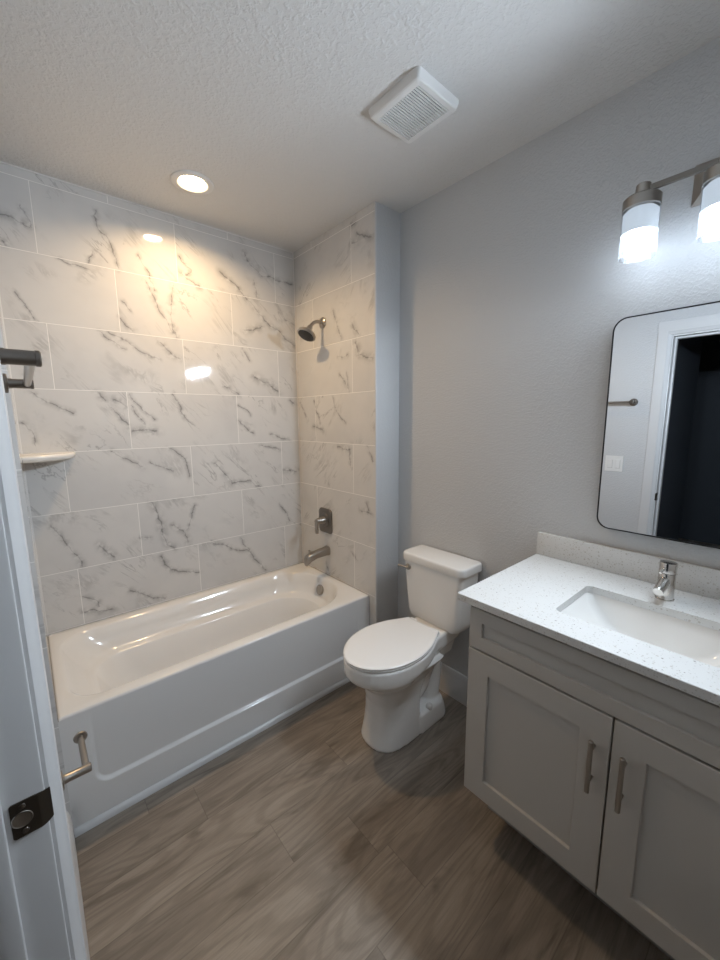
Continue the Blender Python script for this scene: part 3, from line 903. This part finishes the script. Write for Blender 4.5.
# block under the deck
loft(b, [rrect(XR - 0.24, XR - 0.05, TYC - 0.075, TYC + 0.075, 0.03, 0.33, 6), rrect(XR - 0.25, XR - 0.045, TYC - 0.10, TYC + 0.10, 0.03, 0.43, 6), rrect(XR - 0.25, XR - 0.045, TYC - 0.105, TYC + 0.105, 0.02, 0.476, 6)])
bowl = obj('bowl', b, M['china'], to)
baked(bowl, 0.005, 5)
for s in (-1, 1):
    b = new_bm(); lathe(b, tw(0.262, s * 0.080, 0.090), (0, s * 0.35, 1), [(0.017, 0), (0.0165, 0.012), (0.013, 0.021), (0.006, 0.026), (0, 0.027)], 20)
    obj('bolt_cap', b, M['china'], to)
# seat ring and lid
b = new_bm()
S0 = [egg(LID, 0.4815, grow=-0.008), egg(LID, 0.484, grow=-0.002), egg(LID, 0.490, grow=-0.0005), egg(LID, 0.4935, grow=-0.004)]
loft(b, S0)
obj('seat', b, M['seat'], to, 40)
b = new_bm()
loft(b, [egg(LID, 0.4945, grow=-0.004), egg(LID, 0.4965, grow=0.0), egg(LID, 0.501, grow=0.001), egg(LID, 0.5045, grow=-0.002), egg(LID, 0.5062, grow=-0.008), egg(LID, 0.5066, grow=-0.02)])
obj('lid', b, M['seat'], to, 50)
for s in (-1, 1):
    b = new_bm(); box(b, XR - 0.238, XR - 0.205, TYC + s * 0.072 - 0.022, TYC + s * 0.072 + 0.022, 0.480, 0.502, 0.006, 3)
    obj('hinge', b, M['seat'], to)
# tank
b = new_bm()
def tank_ring(u1, hw, z, r=0.03, u0=0.018):
    return rrect(XR - u1, XR - u0, TYC - hw, TYC + hw, (0.012, r, r, 0.012), z, 8)
loft(b, [tank_ring(0.140, 0.125, 0.476, 0.03), tank_ring(0.155, 0.150, 0.478, 0.03), tank_ring(0.160, 0.162, 0.488, 0.03), tank_ring(0.164, 0.168, 0.52), tank_ring(0.168, 0.176, 0.60), tank_ring(0.172, 0.184, 0.70), tank_ring(0.175, 0.191, 0.80)])
obj('tank', b, M['china'], to, 40)
b = new_bm()
def lid_ring(g, z):
    return rrect(XR - 0.185 - g, XR - 0.010, TYC - 0.203 - g, TYC + 0.200 + g, (0.014, 0.04, 0.04, 0.014), z, 8)
loft(b, [lid_ring(-0.006, 0.797), lid_ring(-0.001, 0.798), lid_ring(0.001, 0.804), lid_ring(0.0, 0.832), lid_ring(-0.0015, 0.837), lid_ring(-0.005, 0.8405), lid_ring(-0.011, 0.842)])
obj('tank_lid', b, M['china'], to, 50)
b = new_bm()
xf = XR - 0.173
lathe(b, (xf + 0.004, TYC + 0.150, 0.762), (-1, 0, 0), [(0.017, 0), (0.017, 0.008), (0.013, 0.011), (0.010, 0.012), (0.010, 0.022), (0, 0.023)], 24)
tube(b, [(xf - 0.014, TYC + 0.142, 0.762), (xf - 0.017, TYC + 0.165, 0.763), (xf - 0.019, TYC + 0.188, 0.762), (xf - 0.020, TYC + 0.205, 0.760)], [0.009, 0.008, 0.0075, 0.0095], 14, squash=(1.0, 0.7))
fl = obj('flush_lever', b, M['nickel'], to); fl['label'] = 'brushed nickel flush lever'

# ================================================================== VANITY
XF = -0.400           # face of doors
YV0, YV1 = -2.605, -1.715
vc = thing('vanity_cabinet', 'light grey shaker vanity cabinet with two doors under the speckled countertop', 'cabinet', (-0.10, -2.16, 0))
ZB = 0.190
b = new_bm()
for (a0, a1, c0, c1, e0, e1) in ((XF + 0.020, XR - 0.002, YV1 - 0.010, YV1 + 0.006, ZB, 0.935), (XF + 0.020, XR - 0.002, YV0 - 0.006, YV0 + 0.010, ZB, 0.935),
                                 (XF + 0.020, XR - 0.002, YV0 + 0.010, YV1 - 0.010, ZB, ZB + 0.016), (XR - 0.014, XR - 0.002, YV0 + 0.010, YV1 - 0.010, ZB + 0.016, 0.935),
                                 (XF + 0.020, XF + 0.036, YV0 + 0.010, YV1 - 0.010, ZB + 0.016, 0.935)):
    box(b, a0, a1, c0, c1, e0, e1)
obj('carcass', b, M['cab'], vc)
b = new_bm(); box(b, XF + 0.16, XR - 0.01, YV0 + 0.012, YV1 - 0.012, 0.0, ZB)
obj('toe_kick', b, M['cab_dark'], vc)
def shaker(bm, x_face, y0, y1, z0, z1, t=0.019, rail=0.075, rec=0.009):
    """framed panel facing -X"""
    X0, X1 = x_face, x_face + t
    def rect(x, i):
        return [(x, y0 + i, z0 + i), (x, y1 - i, z0 + i), (x, y1 - i, z1 - i), (x, y0 + i, z1 - i)]
    loft(bm, [rect(X1, 0), rect(X0 + 0.0015, 0), rect(X0, 0.0015), rect(X0, rail), rect(X0 + rec * 0.15, rail + 0.001), rect(X0 + rec, rail + 0.0025)])
gap = 0.0025
YC = -2.160
b = new_bm(); shaker(b, XF, YC + gap, YV1, 0.205, 0.768)
d1 = obj('door', b, M['cab'], vc, 20)
b = new_bm(); shaker(b, XF, YV0, YC - gap, 0.205, 0.768)
d2 = obj('door', b, M['cab'], vc, 20)
b = new_bm(); shaker(b, XF, YV0, YV1, 0.775, 0.920, rail=0.046)
obj('drawer_front', b, M['cab'], vc, 20)
for dpar, yh in ((d1, YC + 0.039), (d2, YC - 0.035)):
    b = new_bm()
    rod(b, (XF - 0.030, yh, 0.535), (XF - 0.030, yh, 0.695), 0.0062, 20)
    for zz in (0.566, 0.664):
        rod(b, (XF + 0.001, yh, zz), (XF - 0.030, yh, zz), 0.0045, 14)
    hd = obj('handle', b, M['nickel'], dpar); hd['label'] = 'brushed nickel bar handle'

# countertop with sink cut-out, and backsplash
ZT = 0.962
CX0, CX1, CY0, CY1 = -0.422, XR - 0.001, -2.637, -1.675
SX0, SX1, SY0, SY1 = -0.300, -0.020, -2.375, -1.950
ct = thing('vanity_countertop', 'white quartz countertop with tan specks on the grey vanity', 'countertop', (-0.12, -2.16, 0.94))
b = new_bm()
n_ = 5
outer_t = rrect(CX0, CX1, CY0, CY1, 0.003, ZT, n_); outer_b = rrect(CX0, CX1, CY0, CY1, 0.003, ZT - 0.025, n_)
outer_t1 = rrect(CX0 + 0.0015, CX1, CY0 + 0.0015, CY1 - 0.0015, 0.003, ZT, n_)
outer_t0 = rrect(CX0, CX1, CY0, CY1, 0.003, ZT - 0.0015, n_)
inner_t = rrect(SX0, SX1, SY0, SY1, 0.022, ZT, n_); inner_b = rrect(SX0, SX1, SY0, SY1, 0.022, ZT - 0.025, n_)
loft(b, [inner_b, inner_t, outer_t1, outer_t0, outer_b, inner_b], cap0=False, cap1=False)
bmesh.ops.remove_doubles(b, verts=b.verts[:], dist=1e-5)
bmesh.ops.recalc_face_normals(b, faces=b.faces[:])
obj('slab', b, M['quartz'], ct, 30)
b = new_bm(); box(b, XR - 0.021, XR - 0.001, CY0 + 0.001, CY1, ZT + 0.0005, 1.062, 0.0015)
obj('backsplash', b, M['quartz'], ct)
# undermount sink
sk = thing('sink', 'white rectangular undermount sink set into the speckled countertop', 'sink', (-0.16, -2.16, 0.82))
b = new_bm()
zb = ZT - 0.0255
def srect(i, j, r, z):
    return rrect(SX0 + i, SX1 - i, SY0 + j, SY1 - j, r, z, 8)
loft(b, [srect(-0.022, -0.022, 0.03, zb - 0.012), srect(-0.022, -0.022, 0.03, zb), srect(-0.002, -0.002, 0.024, zb), srect(0.001, 0.002, 0.024, zb - 0.006), srect(0.006, 0.012, 0.026, zb - 0.03), srect(0.016, 0.060, 0.034, zb - 0.085),
         srect(0.026, 0.095, 0.045, zb - 0.108), srect(0.050, 0.125, 0.05, zb - 0.120), srect(0.105, 0.180, 0.03, zb - 0.126), ], cap0=False, cap1=True)
obj('sink_bowl', b, M['china'], sk, 60)
b = new_bm(); lathe(b, (-0.150, -2.162, zb - 0.1265), (0, 0, 1), [(0.023, 0), (0.022, 0.003), (0.016, 0.003), (0.014, 0.001), (0.012, 0.004), (0, 0.006)], 28)
obj('drain', b, M['chrome'], sk)['label'] = 'polished sink drain'

# faucet
FX, FY = 0.054, -2.158
fa = thing('faucet', 'brushed nickel cylindrical single-hole faucet behind the sink', 'faucet', (FX, FY, ZT))
b = new_bm()
lathe(b, (FX, FY, ZT + 0.0003), (0, 0, 1), [(0, 0), (0.026, 0), (0.026, 0.003), (0.0235, 0.004), (0.0235, 0.087), (0.0225, 0.089), (0, 0.089)], 40)
obj('faucet_body', b, M['chrome'], fa)
b = new_bm()
tube(b, [(FX - 0.012, FY + 0.002, ZT + 0.068), (FX - 0.050, FY + 0.004, ZT + 0.054), (FX - 0.068, FY + 0.005, ZT + 0.047), (FX - 0.076, FY + 0.0055, ZT + 0.044)], [0.0155, 0.0150, 0.0145, 0.0135], 24)
obj('faucet_spout', b, M['chrome'], fa)
b = new_bm()
lathe(b, (FX, FY, ZT + 0.0905), (0, 0, 1), [(0, 0), (0.0225, 0), (0.0240, 0.002), (0.0240, 0.032), (0.0225, 0.0355), (0.012, 0.0362), (0, 0.0362)], 40)
tube(b, [(FX - 0.018, FY + 0.003, ZT + 0.112), (FX - 0.040, FY + 0.007, ZT + 0.105), (FX - 0.052, FY + 0.009, ZT + 0.100)], [0.0042, 0.0038, 0.0036], 12)
obj('faucet_handle', b, M['chrome'], fa)

# ================================================================== MIRROR
XM = XR - 0.030
mi = thing('mirror', 'wall mirror with rounded corners and thin black frame above the vanity', 'mirror', (XR, -2.16, 1.53))
MY0, MY1, MZ0, MZ1 = -2.425, -1.903, 1.135, 1.910
b = new_bm()
def mring(x, i, r):
    return [Vector((x, p.x, p.y)) for p in rrect(MY0 + i, MY1 - i, MZ0 + i, MZ1 - i, r, 0, 10)]
loft(b, [mring(XR - 0.001, 0, 0.045), mring(XM + 0.001, 0, 0.045), mring(XM - 0.001, 0.001, 0.044), mring(XM - 0.001, 0.0045, 0.041), mring(XM + 0.002, 0.005, 0.040)], cap0=True, cap1=False)
obj('mirror_frame', b, M['black'], mi, 40)
b = new_bm()
loft(b, [mring(XM + 0.006, 0.005, 0.040), mring(XM + 0.0018, 0.005, 0.040)])
obj('mirror_glass', b, M['mirror'], mi, 20)

# ================================================================== VANITY LIGHT
vl = thing('vanity_light', 'brushed nickel vanity light with frosted cylinder shades above the mirror', 'wall light', (XR, -2.183, 2.25))
XS = 0.058
YSH = (-1.985, -2.183, -2.381)
b = new_bm()
def bp(x, i):
    return [(x, -2.183 - 0.097 + i, 2.217 + i), (x, -2.183 + 0.097 - i, 2.217 + i), (x, -2.183 + 0.097 - i, 2.335 - i), (x, -2.183 - 0.097 + i, 2.335 - i)]
loft(b, [bp(XR - 0.0005, 0), bp(XR - 0.006, 0), bp(XR - 0.022, 0.022), bp(XR - 0.024, 0.024)])
obj('backplate', b, M['nickel'], vl, 20)
b = new_bm()
box(b, XS - 0.006, XS + 0.006, -2.40, -1.965, 2.256, 2.273, 0.002)
rod(b, (XS, -2.183, 2.264), (XR - 0.02, -2.183, 2.264), 0.011)
obj('crossbar', b, M['nickel_dark'], vl)
for yy in YSH:
    b = new_bm()
    lathe(b, (XS, yy, 2.210), (0, 0, 1), [(0.047, 0.0), (0.0515, 0.001), (0.0515, 0.030), (0.048, 0.034), (0.020, 0.034), (0.020, 0.070), (0.018, 0.072), (0, 0.072)], 40)
    cap = obj('shade_holder', b, M['nickel'], vl, 30)
    b = new_bm()
    lathe(b, (XS, yy, 2.068), (0, 0, 1), [(0.0485, 0.0), (0.0505, 0.001), (0.0505, 0.140), (0.044, 0.146)], 48)
    obj('lamp_shade', b, M['shade'], vl, 30)
    b = new_bm()
    lathe(b, (XS, yy, 2.072), (0, 0, 1), [(0, 0), (0.026, 0.001), (0.034, 0.005), (0.037, 0.012), (0.037, 0.068), (0.034, 0.074), (0.020, 0.076), (0.014, 0.077), (0, 0.077)], 32)
    obj('bulb', b, M['bulb'], cap, 50)
    b = new_bm()
    lathe(b, (XS, yy, 2.150), (0, 0, 1), [(0, 0), (0.044, 0.0), (0.0498, -0.012), (0.0498, -0.007), (0.0478, 0.0), (0.0478, 0.050), (0.040, 0.058)], 40)
    obj('added_collar', b, M['collar'], cap, 50)  # added sleeve: blocks the bulb's light so the upper shade looks dimmer
    # the light this bulb throws, strongest away from its backplate
    ld = bpy.data.lights.new('bulb_light', 'SPOT'); ld.spot_size = math.radians(178); ld.spot_blend = 1.0
    ld.shadow_soft_size = 0.045
    ld.energy = VANITY_BEAM; ld.color = VANITY_COL
    lo = bpy.data.objects.new('bulb_light', ld); COL.objects.link(lo)
    lo.location = (XS, yy, 2.106)
    lo.rotation_euler = Vector((-0.92, 0.38, -0.22)).to_track_quat('-Z', 'Y').to_euler()

# ================================================================== EXHAUST FAN
fx0, fx1, fy0, fy1 = -0.428, -0.204, -1.472, -1.228
ef = thing('exhaust_fan', 'square white slotted exhaust fan grille on the ceiling', 'fan', ((fx0 + fx1) / 2, (fy0 + fy1) / 2, ZC))
b = new_bm()
loft(b, [rrect(fx0, fx1, fy0, fy1, 0.012, ZC, 6), rrect(fx0, fx1, fy0, fy1, 0.012, ZC - 0.006, 6), rrect(fx0 + 0.006, fx1 - 0.006, fy0 + 0.006, fy1 - 0.006, 0.012, ZC - 0.026, 6), rrect(fx0 + 0.010, fx1 - 0.010, fy0 + 0.010, fy1 - 0.010, 0.012, ZC - 0.029, 6),
         rrect(fx0 + 0.030, fx1 - 0.030, fy0 + 0.026, fy1 - 0.026, 0.003, ZC - 0.030, 6), rrect(fx0 + 0.031, fx1 - 0.031, fy0 + 0.027, fy1 - 0.027, 0.003, ZC - 0.003, 6)], cap0=False, cap1=False)
obj('grille_frame', b, M['plastic'], ef, 30)
b = new_bm(); box(b, fx0 + 0.028, fx1 - 0.028, fy0 + 0.024, fy1 - 0.024, ZC - 0.006, ZC - 0.002)
obj('fan_cavity', b, M['void'], ef)
ns = 19
span = (fy1 - 0.027) - (fy0 + 0.027)
b = new_bm()
for k in range(ns):
    y = fy0 + 0.027 + span * (k + 0.5) / ns
    w = span / ns * 0.27
    box(b, fx0 + 0.029, fx1 - 0.029, y - w, y + w, ZC - 0.0300, ZC - 0.0265)
obj('slats', b, M['plastic'], ef)

# ================================================================== RECESSED LIGHT
DX, DY = -0.772, -0.374
# cut the can opening out of the ceiling slab
bmc = new_bm(); lathe(bmc, (DX, DY, ZC - 0.02), (0, 0, 1), [(0, 0), (0.074, 0), (0.074, 0.075), (0, 0.075)], 48)
cutter = obj('cutter', bmc, M['ceiling'], None)
mod = ceiling.modifiers.new('can', 'BOOLEAN'); mod.operation = 'DIFFERENCE'; mod.object = cutter; mod.solver = 'EXACT'
bpy.context.view_layer.update()
me_ = bpy.data.meshes.new_from_object(ceiling.evaluated_get(bpy.context.evaluated_depsgraph_get()))
ceiling.modifiers.clear(); ceiling.data = me_
bpy.data.objects.remove(cutter)
rl = thing('recessed_light', 'round warm white recessed downlight in the ceiling over the tub', 'ceiling light', (DX, DY, ZC))
b = new_bm()
lathe(b, (DX, DY, ZC), (0, 0, -1), [(0.094, 0), (0.0935, 0.005), (0.090, 0.008), (0.070, 0.0085), (0.066, 0.007), (0.052, -0.008), (0.051, -0.012), (0.072, -0.014), (0.0735, -0.002)], 56)
obj('trim_ring', b, M['plastic'], rl, 40)
b = new_bm()
lathe(b, (DX, DY, ZC + 0.010), (0, 0, -1), [(0.0505, -0.003), (0.0505, 0.0), (0.049, 0.002), (0.03, 0.004), (0, 0.005)], 48)
obj('lens', b, M['lens'], rl, 60)

ld = bpy.data.lights.new('downlight_beam', 'AREA'); ld.shape = 'DISK'; ld.size = 0.095
ld.spread = math.radians(150)
ld.energy = DOWN_BEAM; ld.color = DOWN_COL
lo = bpy.data.objects.new('downlight_beam', ld); COL.objects.link(lo)
lo.location = (DX, DY, ZC + 0.0035)
